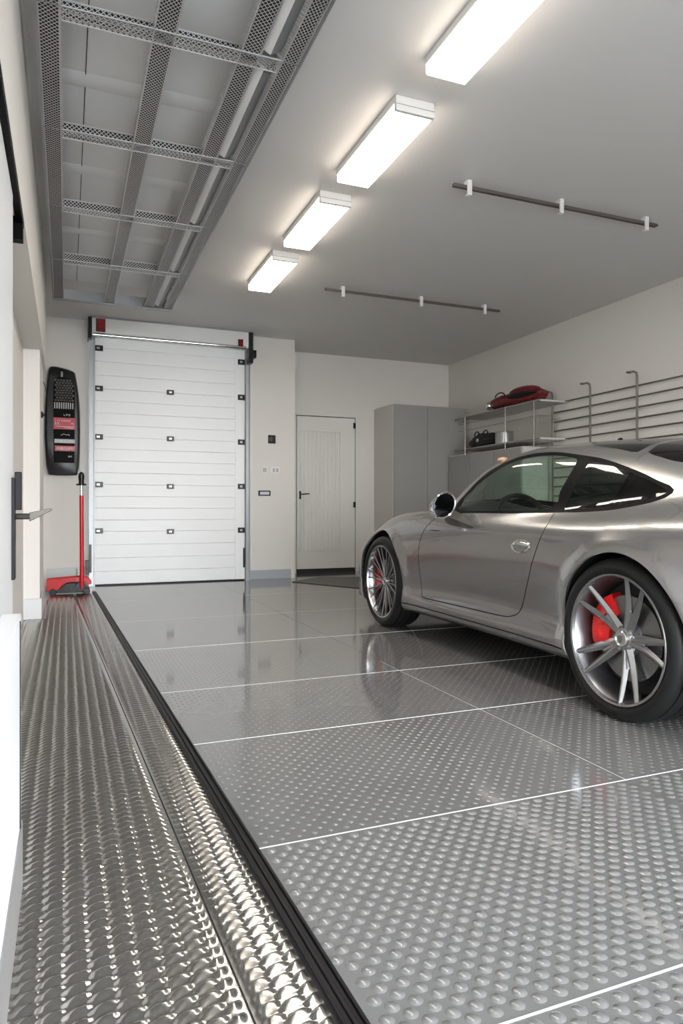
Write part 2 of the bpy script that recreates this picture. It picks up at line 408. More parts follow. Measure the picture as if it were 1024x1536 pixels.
# two red lamps on the header box
def header_lamp(x0,x1,z0,z1,label,grp):
    r=empty('warning_lamp',((x0+x1)/2,8.2,z0),label,'lamp')
    B(x0,x1,8.175,8.199,z0,z1).build('lamp_housing','black',r,bevel=.003)
    m=B(x0+.008,x1-.008,8.158,8.176,z0+.008,z1-.008)
    for k in range(3): m.box(x0+.012,x1-.012,8.154,8.160,z0+.02+k*(z1-z0-.04)/3,z0+.03+k*(z1-z0-.04)/3)
    m.build('lamp_lens','redlens',r,bevel=.003)
header_lamp(.305,.405,2.875,3.02,'larger dark red lamp at the left end of the white header box',None)
header_lamp(1.925,1.985,2.85,2.935,'small red lamp at the right end of the white header box',None)

# ---- side door in the recess
lf=MB(); lf.box(2.935,3.797,9.0,9.02,.055,2.165)
door2=lf.build('door_2','sidedoor',bevel=.002); struct(door2)
fr=MB(); fr.box(2.905,2.925,8.995,9.03,0,2.19); fr.box(3.806,3.83,8.995,9.03,0,2.19); fr.box(2.905,3.83,8.995,9.03,2.176,2.20)
fr.build('door_frame','sidedoor',door2,bevel=.002)
B(2.925,3.806,9.022,9.029,0,2.176).build('door_gap','dull',door2)
# framed, grooved panel on the leaf
m=MB(); px0,px1,pz0,pz1=2.975,3.585,.29,1.97
for a in ((px0,px0+.014,pz0,pz1),(px1-.016,px1,pz0,pz1),(px0,px1,pz0,pz0+.014),(px0,px1,pz1-.014,pz1)):
    m.box(a[0],a[1],8.990,9.0,a[2],a[3])
m.build('panel_moulding','sidedoor',door2,bevel=.002)
m=MB(); x=px0+.02
while x<px1-.03:
    m.prism([(x,8.9995),(x+.009,8.9945),(x+.019,8.9945),(x+.028,8.9995)],pz0+.02,pz1-.02,'z'); x+=.03
m.build('ribbed_panel','sidedoor',door2)
h=MB(); h.box(2.968,2.990,8.985,9.0,1.02,1.13); h.tube([(2.98,8.985,1.085),(2.98,8.955,1.085),(2.99,8.948,1.085),(3.095,8.948,1.095)],.0085,8)
h.build('door_handle','black',door2,bevel=.001)
for z in (2.07,.95):
    B(3.772,3.806,8.985,9.0,z-.045,z+.035).build('hinge','black',door2,bevel=.002)
B(2.935,3.80,8.99,9.015,0,.03).build('door_threshold','dull',door2)

# ---- sliding white door and low panel on the left
d3=MB(); d3.box(-.24,-.198,1.0,3.02,.012,2.13)
door3=d3.build('door_3','whitedoor',bevel=.004); struct(door3)
B(-.236,-.202,3.02,3.035,.012,2.13).build('edge_seal','galv',door3)
hm=B(-.203,-.186,2.93,3.0,.60,.995).build('lock_plate','lockp',door3,bevel=.002)
m=MB(); m.tube([(-.190,2.96,.845),(-.135,2.95,.845),(-.12,2.945,.845)],.012,10)
m.add([(-.135,2.93,.825),(-.135,2.97,.825),(-.135,2.97,.86),(-.135,2.93,.86),(-.055,2.925,.868),(-.055,2.965,.868),(-.055,2.965,.878),(-.055,2.925,.878)],
      [(0,1,2,3),(7,6,5,4),(0,4,5,1),(1,5,6,2),(2,6,7,3),(3,7,4,0)])
m.build('door_handle','lever',hm,bevel=.002)
B(-.19,-.165,2.98,3.02,.87,1.02).build('door_catch','lockp',door3,bevel=.003)
t=MB(); t.box(-.205,-.176,-1.0,3.36,2.118,2.149); t.box(-.30,-.178,3.30,3.36,2.05,2.149)
tag(t.build('door_track','trim',bevel=.002),'black sliding door track under the soffit at the left edge','track')
lp=empty('low_panel',(-.12,1.2,0),'low white panel with grey kick plate in front of the sliding door at left','panel')
B(-.14,-.098,.35,1.76,.0,.63).build('panel_board','whitedoor',lp,bevel=.003)
B(-.098,-.094,.35,1.745,.0,.155).build('kick_plate','galv',lp,bevel=.001)
MB().box(-.098,-.0955,1.70,1.708,.15,.62).build('panel_joint','dull',lp)

# ---- overhead panel and expanded metal frame
GX0,GX1,GY0,GY1,GRZ=-.11,.955,1.55,6.97,2.85
struct(B(-.06,.80,1.3,6.9,3.02,3.045).build('trim_4','panelgrey',bevel=.004))
sp=MB()
for yb in (1.95,2.96,3.905,4.88,5.91): sp.prism([(yb-.30,3.02),(yb-.27,3.008),(yb-.20,3.008),(yb-.17,3.02)],-.06,.80,'x')
struct(sp.build('trim_5','panelgrey'))
struct(B(.085,.089,1.3,6.9,3.016,3.0205).build('trim_6','dull'))
gr=empty('overhead_mesh_frame',(.42,4.2,GRZ),'long grid frame of silver expanded metal hung below the ceiling at top left','overhead frame')
def lattice(m,P0,U,V,lu,lv,pu=.023,pv=.019,w=.0036):
    """flat diamond lattice: P0 corner, U/V unit axes, lengths lu (long) lv (across)"""
    P0=Vector(P0);U=Vector(U);V=Vector(V); nv=max(1,round(lv/pv)); pv=lv/nv; nu=max(1,round(lu/pu)); pu=lu/nu
    for j in range(nv):
        for i in range(nu):
            cu=(i+.5)*pu; cv=(j+.5)*pv
            for su in (-1,1):
                for sv in (-1,1):
                    a0=(cu+su*pu*.5,cv); b0=(cu,cv+sv*pv*.5)
                    d=Vector((b0[0]-a0[0],b0[1]-a0[1])); n=Vector((-d.y,d.x)).normalized()*w*.5
                    q=[(a0[0]+n.x,a0[1]+n.y),(a0[0]-n.x,a0[1]-n.y),(b0[0]-n.x,b0[1]-n.y),(b0[0]+n.x,b0[1]+n.y)]
                    m.add([P0+U*x+V*y for x,y in q],[(0,1,2,3)])
def bar_long(xa,xb,ya,yb,tall=.05,name='long_bar'):
    wdt=.08
    # dark sheet standing in for the shadow inside the channel
    x0,x1=xa,xb
    bk=B(x0+.006,x1-.006,ya,yb,GRZ+.010,GRZ+.016).build(name,'meshshade',gr)
    m=MB(); lattice(m,(x0,ya,GRZ),(0,1,0),(1,0,0),yb-ya,x1-x0)
    lattice(m,(x0,ya,GRZ),(0,1,0),(0,0,1),yb-ya,tall); lattice(m,(x1,ya,GRZ),(0,1,0),(0,0,1),yb-ya,tall)
    m.build('mesh_facing','mesh',bk,smooth=False)
    e=MB()
    for x in (x0,x1): e.box(x-.0015,x+.0015,ya,yb,GRZ-.002,GRZ+.004); e.box(x-.0015,x+.0015,ya,yb,GRZ+tall-.003,GRZ+tall)
    e.build('edge_wire','mesh',bk,smooth=False)
    return bk
bar_long(-.11,-.025,GY0,GY1)
bar_long(.335,.425,GY0,GY1)
bar_long(.70,.785,GY0,GY1)
bar_long(.885,.955,GY0,GY1,.085)
for yb in (1.95,2.96,3.905,4.88,5.91):
    bk=B(-.02,.88,yb+.045,yb+.051,GRZ+.006,GRZ+.085).build('cross_bar','meshshade',gr)  # dark sheet as painted shadow behind the cross bar mesh
    m=MB(); lattice(m,(-.02,yb-.045,GRZ),(1,0,0),(0,1,0),.90,.088); lattice(m,(-.02,yb+.043,GRZ),(1,0,0),(0,0,1),.90,.085)
    m.build('mesh_facing','mesh',bk,smooth=False)
    e=MB()
    for (y,z) in ((yb-.045,GRZ),(yb+.043,GRZ),(yb+.043,GRZ+.085)): e.box(-.02,.88,y-.002,y+.002,z-.002,z+.003)
    e.build('edge_wire','mesh',bk,smooth=False)
    B(-.115,.96,yb-.046,yb-.042,GRZ-.004,GRZ-.001).build('clamp_strip','galv',gr)
m=MB(); m.box(GX0-.01,GX1+.01,GY1,GY1+.03,GRZ-.01,GRZ+.10); m.box(GX0-.01,GX1+.01,GY1-.05,GY1,GRZ-.01,GRZ-.004)
m.build('end_channel','galv',gr,bevel=.002)
m=MB(); m.box(GX1,GX1+.012,GY0,GY1,GRZ-.008,GRZ+.10); m.build('side_channel','galv',gr)
m=MB(); m.box(GX0-.012,GX0,GY0,GY1,GRZ-.008,GRZ+.10); m.build('side_channel','galv',gr)
# aluminium guide rail with a white face running along the frame
ys_=[GY0,1.91,2.92,3.865,4.84,5.87,6.9]
for a,b in zip(ys_[:-1],ys_[1:]):
    m=MB(); m.prism([(.795,GRZ+.02),(.825,GRZ+.005),(.875,GRZ+.03),(.875,GRZ+.10),(.795,GRZ+.10)],a+.07,b-.02,'y')
    g_=m.build('guide_rail','galv',gr,bevel=.001)
    MB().add([(.794,a+.07,GRZ+.019),(.825,a+.07,GRZ+.003),(.825,b-.02,GRZ+.003),(.794,b-.02,GRZ+.019)],[(0,1,2,3)]).build('rail_face','plasticw',g_)
for x,y in ((GX0,2.2),(GX1,2.2),(GX0,4.3),(GX1,4.3),(GX0,6.9),(GX1,6.9)):
    B(x-.01,x+.01,y-.012,y+.012,GRZ+.08,3.05).build('hanger','galv',gr)

# ---- ceiling lights
names=['nearest','second nearest','third','farthest']
for i,(y0,y1) in enumerate([(2.02,2.93),(3.24,4.10),(4.40,5.26),(5.56,6.42)]):
    lab=['nearest ceiling light, cut off by the top edge of the photo','second ceiling light from the camera, end cap with a blue line','third ceiling light from the camera, between the second and the farthest','farthest and smallest ceiling light, nearest the sectional door'][i]
    r=empty('ceiling_light',(1.71,(y0+y1)/2,H_C),'white rectangular '+lab,'ceiling light','ceiling lights in a row')
    B(1.60,1.83,y0,y1,3.012,3.05).build('light_housing','plasticw',r,bevel=.004)
    B(1.607,1.823,y0+.02,y1-.004,2.972,3.012).build('light_diffuser_side','lightside',r)
    B(1.61,1.82,y0+.022,y1-.006,2.966,2.972).build('light_diffuser','light',r)
    m=B(1.60,1.83,y0-.004,y0+.02,2.966,3.012); m.build('end_cap','plasticw',r,bevel=.003)
    B(1.602,1.828,y0-.0055,y0-.004,2.998,3.002).build('end_cap_line','base',r)
# ---- ceiling tracks with clips
def track(xa,xb,y,xc,label):
    r=empty('ceiling_track',((xa+xb)/2,y,H_C),label,'ceiling track')
    m=MB(); m.box(xa,xb,y-.014,y+.014,3.004,3.018); m.box(xa,xb,y-.014,y-.009,2.997,3.004); m.box(xa,xb,y+.009,y+.014,2.997,3.004)
    m.build('track_rail','rack_steel',r,bevel=.001)
    for x in xc:
        c=MB(); c.box(x-.017,x+.017,y-.024,y+.024,3.018,3.05); c.box(x-.017,x+.017,y-.030,y-.018,2.955,3.05); c.box(x-.017,x+.017,y-.030,y+.004,2.948,2.957)
        c.build('track_clip','plasticw',r,bevel=.003)
track(2.36,4.12,3.93,(2.47,3.22,4.0),'nearer dark steel ceiling track with three white clips, right of the lights')
track(2.32,4.32,6.24,(2.50,3.36,4.12),'farther dark steel ceiling track with three white clips, toward the back wall')

# ---- cabinet
r=empty('storage_cabinet',(4.66,8.7,0),'tall grey two-door storage cabinet against the back wall right of the white door','cabinet')
B(4.107,5.23,8.40,9.02,0,2.31).build('cabinet_body','cablit',r,bevel=.002)
B(4.112,4.617,8.378,8.40,.02,2.305).build('cabinet_door','cabinet',r,bevel=.002)
B(4.621,5.228,8.378,8.40,.02,2.305).build('cabinet_door','cabinet',r,bevel=.002)
# low wall cabinet under the shelves
r=empty('wall_cabinet',(5.1,7.5,0),'pale grey low cabinet under the wire shelves on the right wall','cabinet')
B(4.96,5.33,6.7,8.36,0,1.62).build('cabinet_body','cablit',r,bevel=.002)
for a,b in ((6.71,7.25),(7.26,7.80),(7.81,8.35)): B(4.94,4.96,a,b,.02,1.61).build('cabinet_door','cabinet',r,bevel=.003)

# ---- shelving on the right wall
r=empty('shelf_unit',(5.14,7.3,1.64),'two-tier shelf with pale boards and thin steel posts on the right wall','shelf')
for z in (2.12,1.69):
    B(4.93,5.33,6.36,8.06,z-.022,z).build('shelf_board','shelf',r,bevel=.002)
    MB().tube([(4.93,6.34,z-.012),(4.93,8.12,z-.012),(4.97,8.22,z-.012)],.009,8).build('shelf_edge_rod','steel',r)
for y in (6.45,7.0,7.9):
    MB().tube([(4.925,y,1.60),(4.925,y,2.12)],.0075,8).build('shelf_post','rack_steel',r)
MB().tube([(4.93,6.65,1.93),(4.93,8.05,1.93)],.005,6).build('shelf_wire','steel',r)
MB().tube([(4.93,6.65,2.02),(4.93,8.05,2.02)],.005,6).build('shelf_wire','steel',r)

# ---- wall rail rack
r=empty('wall_rail_rack',(5.3,5.0,1.0),'wall rack of long thin dark rails on upright posts above the car, right wall','rail rack')
for k in range(11):
    z=2.115-.108*k
    MB().tube([(5.30,1.2,z),(5.30,6.60 if k<5 else 6.6,z)],.0085,8).build('horizontal_rail','rack_steel',r)
for y in (6.55,5.93,5.27,4.5,3.7,2.9,2.1):
    MB().tube([(5.27,y,.95),(5.27,y,2.20),(5.255,y-.005,2.235),(5.22,y,2.245),(5.18,y,2.235)],.0115,10).build('upright_post','rack_steel',r)
    MB().ell((5.165,y,2.232),(.035,.022,.012),12,8).build('post_hook','rack_steel',r)
m=MB(); m.ell((5.325,5.55,1.60),(.015,.03,.02),14,8); m.tube([(5.32,5.55,1.60),(5.30,5.55,1.60)],.01,8)
tag(m.build('coat_hook','black'),'tiny black hook on the right wall between two rack posts','hook')

# ---- things on the shelf
def bag(name,c,L,W,Hh,m_,seed,label,cat):
    """soft duffel: superellipsoid with wrinkles, straps, side pocket"""
    rnd=random.Random(seed); ph=[rnd.uniform(0,6) for _ in range(6)]
    def fn(p,d):
        q=Vector((p.x-c[0],p.y-c[1],p.z-c[2]))
        k=1+.05*math.sin(9*q.y/L*3+ph[0])+.04*math.sin(14*q.x/W+ph[1])+.03*math.sin(22*q.z/Hh+ph[2])
        e=.75
        s_=lambda t:math.copysign(abs(t)**e,t)
        x=c[0]+W/2*s_(d.x)*k; y=c[1]+L/2*s_(d.y)*k; z=c[2]+Hh/2*s_(d.z)*k*(1+.12*math.sin(d.y*2.4+ph[3]))
        return (x,y,max(z,c[2]-Hh/2))
    r=empty(name,(c[0],c[1],c[2]-Hh/2),label,cat)
    MB().ell(c,(1,1,1),36,22,fn).build('bag_body',m_,r)
    for s_ in (-.18,.18):
        pts=[(c[0]-W*.46,c[1]+s_*L+ (.10*L*math.cos(PI*t)),c[2]+Hh*.30+Hh*.28*math.sin(PI*t)) for t in np.linspace(0,1,9)]
        MB().tube(pts,.008,6).build('bag_handle','dull',r)
    return r
b1=bag('sports_bag',(5.08,6.98,2.12+.09),1.0,.26,.18,'redbag',3,'long red and black sports bag lying on the top shelf','bag')
MB().ell((5.02,6.74,2.265),(.13,.26,.065),24,14).build('bag_hump','redbag',b1)
MB().ell((4.99,6.74,2.225),(.14,.25,.035),24,12).build('bag_panel','bag',b1)
MB().ell((4.99,7.42,2.19),(.06,.05,.055),16,10).build('bag_end_cap','chrome',b1)
b2=bag('holdall',(5.12,7.63,1.69+.095),.56,.26,.19,'bag',5,'black crumpled holdall on the lower shelf','bag')
MB().ell((5.06,7.86,1.755),(.08,.10,.06),16,10).build('side_pocket','bag',b2)
MB().ell((4.985,7.70,1.78),(.012,.03,.025),10,6).build('bag_badge','labelgrey',b2)
r=empty('storage_tub',(5.1,7.1,1.69),'clear plastic storage tub with a pale lid on the lower shelf','tub')
m=MB()
def rrect(cx,cy,wx,wy,rad,n=5):
    o=[]
    for (sx,sy,a) in ((1,1,0),(-1,1,90),(-1,-1,180),(1,-1,270)):
        for k in range(n+1):
            t=R(a+90*k/n); o.append((cx+sx*(wx/2-rad)+rad*math.cos(t),cy+sy*(wy/2-rad)+rad*math.sin(t)))
    return o
def loft(m,rings,cap0=True,cap1=True):
    n=len(rings[0]); vs=[p for r_ in rings for p in r_]; fs=[]
    for i in range(len(rings)-1):
        for k in range(n): fs.append((i*n+k,i*n+(k+1)%n,(i+1)*n+(k+1)%n,(i+1)*n+k))
    if cap0: fs.append(tuple(range(n))[::-1])
    if cap1: fs.append(tuple(range((len(rings)-1)*n,len(rings)*n)))
    return m.add(vs,fs)
ring=lambda sx,sy,z:[(a,b,z) for a,b in rrect(5.11,6.74,sx,sy,.04)]
loft(m,[ring(.30,.58,1.692),(ring(.34,.64,1.92))],True,False).build('tub_body','clearbox',r)
m=MB(); loft(m,[ring(.35,.66,1.918),ring(.36,.67,1.925),ring(.36,.67,1.94),ring(.33,.64,1.947)]).build('tub_lid','clearbox',r)
r=empty('steel_pot',(5.08,6.85,1.69),'shiny round steel pot on the lower shelf beside the tub','pot')
MB().lathe([(0,0),(0,.10),(.006,.11),(.14,.112),(.148,.118),(.148,.108),(.012,.10),(.012,0)],36,'z',(5.06,7.21,1.691)).build('pot_body','steel',r)

# ---- wall fittings on the column
def fitting(name,x,z,w_,h_,d,m_,label,cat): 
    r=empty(name,(x,8.43,z),label,cat); B(x-w_/2,x+w_/2,8.43-d,8.431,z-h_/2,z+h_/2).build('face_plate',m_,r,bevel=.003); return r
r=fitting('thermostat',2.412,1.766,.095,.105,.022,'black','square black thermostat on the white column','thermostat')
B(2.375,2.415,8.405,8.409,1.74,1.79).build('display','carbon',r,bevel=.001)
r=fitting('wall_switch',2.318,1.378,.085,.085,.012,'plasticw','square white switch, left of the pair on the column','switch')
B(2.293,2.343,8.412,8.419,1.352,1.402).build('rocker','labelgrey',r,bevel=.002)
r=fitting('wall_socket',2.452,1.376,.125,.085,.010,'plasticw','white wide double socket, right of the pair on the column','socket')
for a in (2.425,2.470): B(a,a+.028,8.416,8.4205,1.350,1.398).build('socket_insert','labelgrey',r,bevel=.002)
r=fitting('intercom_slot',2.316,1.082,.155,.065,.018,'black','black horizontal slot plate with a grey centre, low on the column','wall plate')
B(2.255,2.375,8.408,8.413,1.062,1.100).build('grille','steel',r,bevel=.002)

# ---- black wall charger with red labels
r=empty('wall_charger',(-.045,8.43,1.27),'tall black rounded wall unit with mesh grille and red labels, left of the sectional door','wall unit')
def outline(dx=0,dz=0,sc=1.):
    pts=[(-.215,1.42),(-.20,1.31),(-.165,1.265),(.085,1.265),(.118,1.30),(.135,1.42),(.142,1.75),(.135,2.08),(.10,2.36),(.07,2.435),(-.05,2.47),(-.14,2.48),(-.185,2.455),(-.205,2.33),(-.225,2.0),(-.228,1.7)]
    out=[]; n=len(pts)
    for i in range(n):   # Catmull-Rom rounding
        p=[pts[(i+k-1)%n] for k in range(4)]
        for t in (0,.33,.66):
            out.append(tuple(.5*((2*p[1][a])+(-p[0][a]+p[2][a])*t+(2*p[0][a]-5*p[1][a]+4*p[2][a]-p[3][a])*t*t+(-p[0][a]+3*p[1][a]-3*p[2][a]+p[3][a])*t**3) for a in (0,1)))
    cx,cz=-.045,1.87
    return [(cx+(a-cx)*sc,cz+(b-cz)*(1-(1-sc)*.4)) for a,b in out]
m=MB(); loft(m,[[(a,8.429,b) for a,b in outline()],[(a,8.36,b) for a,b in outline()],[(a,8.335,b) for a,b in outline(sc=.94)],[(a,8.328,b) for a,b in outline(sc=.86)]])
m.build('unit_shell','black',r,ang=25)
Yf=8.327
m=MB(); m.prism([(-.135,1.40),(.08,1.40),(.085,2.10),(.08,2.28),(.03,2.35),(-.04,2.37),(-.10,2.35),(-.14,2.28)],Yf-.006,Yf+.002,'y'); m.build('front_panel','trim',r,bevel=.002)
m=MB(); rr_=random.Random(2)
for j in range(9):
    for i in range(7):
        x=-.115+i*.03+(j%2)*.015; z=2.10+j*.028
        if x>.065 or abs(x+.03)>.105-.25*max(0,z-2.26): continue
        m.lathe([(-.004,.006),(0,.0125),(.002,.0125),(.002,.008)],6,'y',(x,Yf-.008,z))
m.build('mesh_grille','steel',r,smooth=False)
m=MB()
for i in range(9): m.box(-.13+i*.0235,-.118+i*.0235,Yf-.012,Yf-.005,2.005,2.075)
m.build('vent_fins','labelgrey',r,bevel=.001)
def label_(x0,x1,z0,z1,m_): return B(x0,x1,Yf-.009,Yf-.0055,z0,z1).build('label',m_,r)
def squiggle(m,x0,x1,z,h,n,seed,y=Yf-.0100):
    rn=random.Random(seed); x=x0; st=(x1-x0)/n
    for i in range(n):
        w_=st*.62; k=rn.randint(0,3); t=h*.16
        m.box(x,x+t,y,y+.001,z,z+h)
        if k!=1: m.box(x,x+w_,y,y+.001,z+h-t,z+h)
        if k in(0,2): m.box(x,x+w_,y,y+.001,z+h*.45,z+h*.45+t)
        if k!=2: m.box(x,x+w_,y,y+.001,z,z+t)
        if k==3: m.box(x+w_-t,x+w_,y,y+.001,z,z+h)
        x+=st
l1=label_(-.137,.087,1.775,1.905,'labelred'); m=MB(); squiggle(m,-.12,.05,1.86,.022,8,1); squiggle(m,-.12,-.07,1.825,.026,2,2); squiggle(m,.045,.08,1.835,.012,4,9); m.box(-.12,.08,Yf-.010,Yf-.009,1.803,1.807); squiggle(m,-.02,.075,1.785,.012,8,3); m.build('lettering','ink',l1,smooth=False)
l2=label_(-.127,.088,1.62,1.665,'labelgrey'); m=MB(); squiggle(m,-.118,.08,1.628,.028,13,4); m.build('lettering','ink',l2,smooth=False)
l3=label_(-.125,.088,1.53,1.59,'labelred'); m=MB(); squiggle(m,-.105,.078,1.54,.036,11,5); m.build('lettering','ink',l3,smooth=False)
m=MB(); squiggle(m,.015,.06,1.462,.018,4,6); m.build('lettering','ink',r,smooth=False); m=MB(); squiggle(m,-.03,.045,1.925,.022,3,8); m.build('lettering','ink',r,smooth=False); m=MB(); m.tube([(-.06,Yf-.01,1.708),(-.03,Yf-.01,1.722),(0,Yf-.01,1.712),(.015,Yf-.01,1.718),(.03,Yf-.01,1.705)],.003,5)
m.build('logo_mark','ink',r,smooth=False)
B(-.062,-.038,Yf-.012,Yf-.005,2.36,2.42).build('indicator','chrome',r,bevel=.003)

# ---- trolley jack
r=empty('trolley_jack',(0,7.62,0),'red trolley jack with a long upright red handle and black grip beside the sectional door','jack')
prof=[(-.20,.055),(-.08,.055),(-.02,.10),(.03,.135),(.16,.14),(.21,.12),(.235,.15),(.20,.19),(.15,.20),(-.20,.19)]
prof=[(-.19,.05),(-.09,.05),(-.03,.11),(.02,.135),(.15,.135),(.20,.11),(.235,.10),(.24,.13),(.20,.175),(.12,.185),(-.19,.165)]
MB().prism(prof,7.56,7.585,'y').build('side_frame','red',r,bevel=.004)
MB().prism(prof,7.70,7.725,'y').build('side_frame','red',r,bevel=.004)
m=MB(); m.box(-.19,.16,7.585,7.70,.125,.16); m.build('frame_deck','red',r,bevel=.004)
m=MB(); m.prism([(-.14,.02),(.20,.02),(.22,.06),(.16,.12),(.0,.12),(-.05,.08),(-.14,.05)],7.60,7.69,'y'); m.build('lifting_arm','black',r,bevel=.005)
for (x,y) in ((-.13,7.56),(-.13,7.71),(.19,7.53),(.19,7.74)):
    MB().lathe([(-.015,0),(-.015,.03),(-.011,.036),(.011,.036),(.015,.03),(.015,0)],20,'y',(x,y,.037)).build('caster_wheel','black',r)
m=MB(); m.lathe([(-.05,0),(-.05,.045),(.05,.045),(.05,0)],20,'y',(.13,7.55,.085)); m.build('handle_pivot','black',r)
MB().tube([(.145,7.50,.075),(.14,7.505,1.02)],.021,14).build('handle_bar','red',r)
MB().tube([(.14,7.505,1.02),(.139,7.505,1.13)],.016,12).build('handle_neck','chrome',r)
MB().tube([(.139,7.505,1.12),(.139,7.505,1.24)],[.026,.026],12).build('handle_grip','black',r,bevel=.004)
m=MB(); m.ell((.139,7.505,1.205),(.03,.022,.055),14,10); m.tube([(.09,7.505,1.13),(.185,7.505,1.13)],.009,8); m.build('grip_cap','black',r)

# hook with a cord on the left pier
r=empty('cord_hook',(-.2,6.3,1.65),'small black hook with a thin hanging cord on the left pier','hook')
m=MB(); m.lathe([(0,0),(0,.03),(.012,.026),(.02,.012),(.03,.012),(.034,0)],16,'x',(-.2,6.3,1.67)); m.build('hook_base','black',r)
MB().tube([(-.165,6.3,1.69),(-.15,6.28,1.80),(-.17,6.31,1.92),(-.185,6.3,1.95)],.003,6).build('cord','black',r)
MB().tube([(-.165,6.3,1.66),(-.15,6.32,1.61),(-.165,6.3,1.55)],.003,6).build('cord','black',r)
# mat by the side door
m=MB(); m.prism([(2.52,7.92),(3.02,8.36),(3.78,8.10),(3.70,7.25),(3.02,7.0)],0,.008,'z')
tag(m.build('door_mat','mat_',bevel=.002),'flat dark grey mat on the floor in front of the white side door','mat')
# ------------------------------------------------------------------ the car
car=empty('sports_car',(3.02,2.17,0),'silver rear-engined sports coupe with red brake calipers parked on the grey tiles','car',rz=-R(1.15))
ORIG[car]=(0,0,0)          # children are modelled in the car's own frame (rear axle at 0, nose towards +y)
def s_of_z(y,z,lo=0.,hi=7.2):
    ss=np.linspace(lo,hi,300); _,zz=surf(np.full(300,y),ss); zz=np.maximum.accumulate(zz)
    if z<zz[0]: return -.4
    return float(np.interp(z,zz,ss))
def dens(poly,step=.03,closed=True):
    """sample an outline in the (y,s) domain smoothly (Catmull-Rom)"""
    n=len(poly); out=[]
    rng=range(n if closed else n-1)
    for i in rng:
        p=[poly[(i+k-1)%n] if closed else poly[min(max(i+k-1,0),n-1)] for k in range(4)]
        d=math.hypot(p[2][0]-p[1][0],(p[2][1]-p[1][1])*.12); m=max(1,int(d/step))
        for q in range(m):
            t=q/m
            out.append(tuple(.5*((2*p[1][a])+(-p[0][a]+p[2][a])*t+(2*p[0][a]-5*p[1][a]+4*p[2][a]-p[3][a])*t*t+(-p[0][a]+3*p[1][a]-3*p[2][a]+p[3][a])*t**3) for a in (0,1)))
    if not closed: out.append(tuple(poly[-1]))
    return out
def inside(poly,px,py):
    c=np.zeros(len(px),bool); n=len(poly)
    for i in range(n):
        x0,y0=poly[i]; x1,y1=poly[(i+1)%n]
        if y0==y1: continue
        k=((y0>py)!=(y1>py))&(px<(x1-x0)*(py-y0)/(y1-y0)+x0); c^=k
    return c
def metric(y,s):
    l0,z0=surf(y,s); l1,z1=surf(y,s+.02); return max(.03,float(np.hypot(l1-l0,z1-z0))/.02)
def offset(poly,d):
    """offset a closed outline by d metres on the surface (positive = outwards)"""
    n=len(poly); A=sum(poly[i][0]*poly[(i+1)%n][1]-poly[(i+1)%n][0]*poly[i][1] for i in range(n)); sg=1 if A>0 else -1
    out=[]
    for i in range(n):
        y,s=poly[i]; k=metric(y,max(0,min(s,10.9)))
        a=poly[i-1]; b=poly[(i+1)%n]; ty,ts=b[0]-a[0],(b[1]-a[1])*k
        L=math.hypot(ty,ts) or 1; ny,ns=ts/L*sg,-ty/L*sg
        out.append((y+ny*d,s+ns*d/k))
    return out
TRIM=dens([(1.59,6.93),(1.655,7.3),(1.665,7.8),(1.57,8.33),(1.44,8.66),(1.30,8.88),(1.15,9.03),(1.0,9.11),(.83,9.06),(.627,8.87),(.452,8.69),(.283,8.40),(.128,8.07),(.01,7.757),(-.045,7.62),(-.075,7.467),(-.078,7.33),(-.055,7.16),(0,7.0),(.103,6.864),(.223,6.781),(.418,6.787),(.606,6.844),(1.03,6.87),(1.40,6.90)])
G1=dens([(1.545,7.06),(1.585,7.35),(1.595,7.75),(1.50,8.22),(1.38,8.48),(1.257,8.67),(1.144,8.82),(1.018,8.92),(.90,8.93),(.79,8.88),(.66,8.76),(.605,8.62),(.615,8.2),(.64,7.6),(.658,7.05),(1.04,7.0)],.025)
G2=dens([(.515,8.60),(.436,8.52),(.268,8.24),(.115,7.91),(.01,7.62),(-.04,7.45),(-.048,7.357),(-.02,7.24),(.065,7.08),(.168,6.975),(.291,6.945),(.428,6.95),(.545,6.965),(.545,7.5),(.525,8.2)],.025)
DOORP=dens([(1.70,6.95),(1.775,6.70),(1.832,6.33),(1.87,5.83),(1.893,5.28),(1.902,4.77),(1.903,3.9),(1.89,3.0),(1.868,2.47),(1.82,2.40),(1.478,2.43),(1.18,2.46),(.99,2.49),(.90,2.58),(.848,2.85),(.812,3.26),(.745,4.0),(.668,4.76),(.616,5.4),(.592,6.12),(.605,6.6),(.612,6.95),(1.1,6.98)],.03)
WSH=dens([(1.34,11.6),(1.335,10.6),(1.36,9.9),(1.42,9.5),(1.52,9.15),(1.63,8.8),(1.74,8.4),(1.80,7.95),(1.87,8.0),(1.95,8.5),(2.03,9.2),(2.08,10),(2.10,10.8),(2.105,11.6)],.04)
RWN=dens([(.24,11.6),(.245,10.2),(.235,9.4),(.205,8.95),(.10,8.72),(-.02,8.55),(-.25,8.5),(-.48,8.8),(-.62,9.4),(-.68,10.2),(-.70,11.6)],.04)
TLP=dens([(-1.083,6.55),(-.96,6.85),(-.80,6.62),(-.74,6.25),(-.82,5.95),(-.96,5.75),(-1.083,5.85)],.03)
RGL=dens([(.80,11.6),(.80,10.3),(.74,9.7),(.61,9.37),(.42,9.12),(.262,8.93),(.268,9.4),(.272,10.2),(.268,11.6)],.04)
HL=dens([(2.93+.19*math.cos(t),7.25+.95*math.sin(t)+.35*math.cos(t)) for t in np.linspace(0,2*PI,20)[:-1]],.04)
def arch_poly(cy,cz,r):
    out=[]
    for a in np.linspace(-R(35),R(215),44):
        y,z=cy+r*math.cos(a),cz+r*math.sin(a); out.append((y,s_of_z(y,z)))
    return out
ARP=[arch_poly(*ARCH[0]),arch_poly(*ARCH[1])]
DO,DI=offset(DOORP,.0032),offset(DOORP,-.0032)
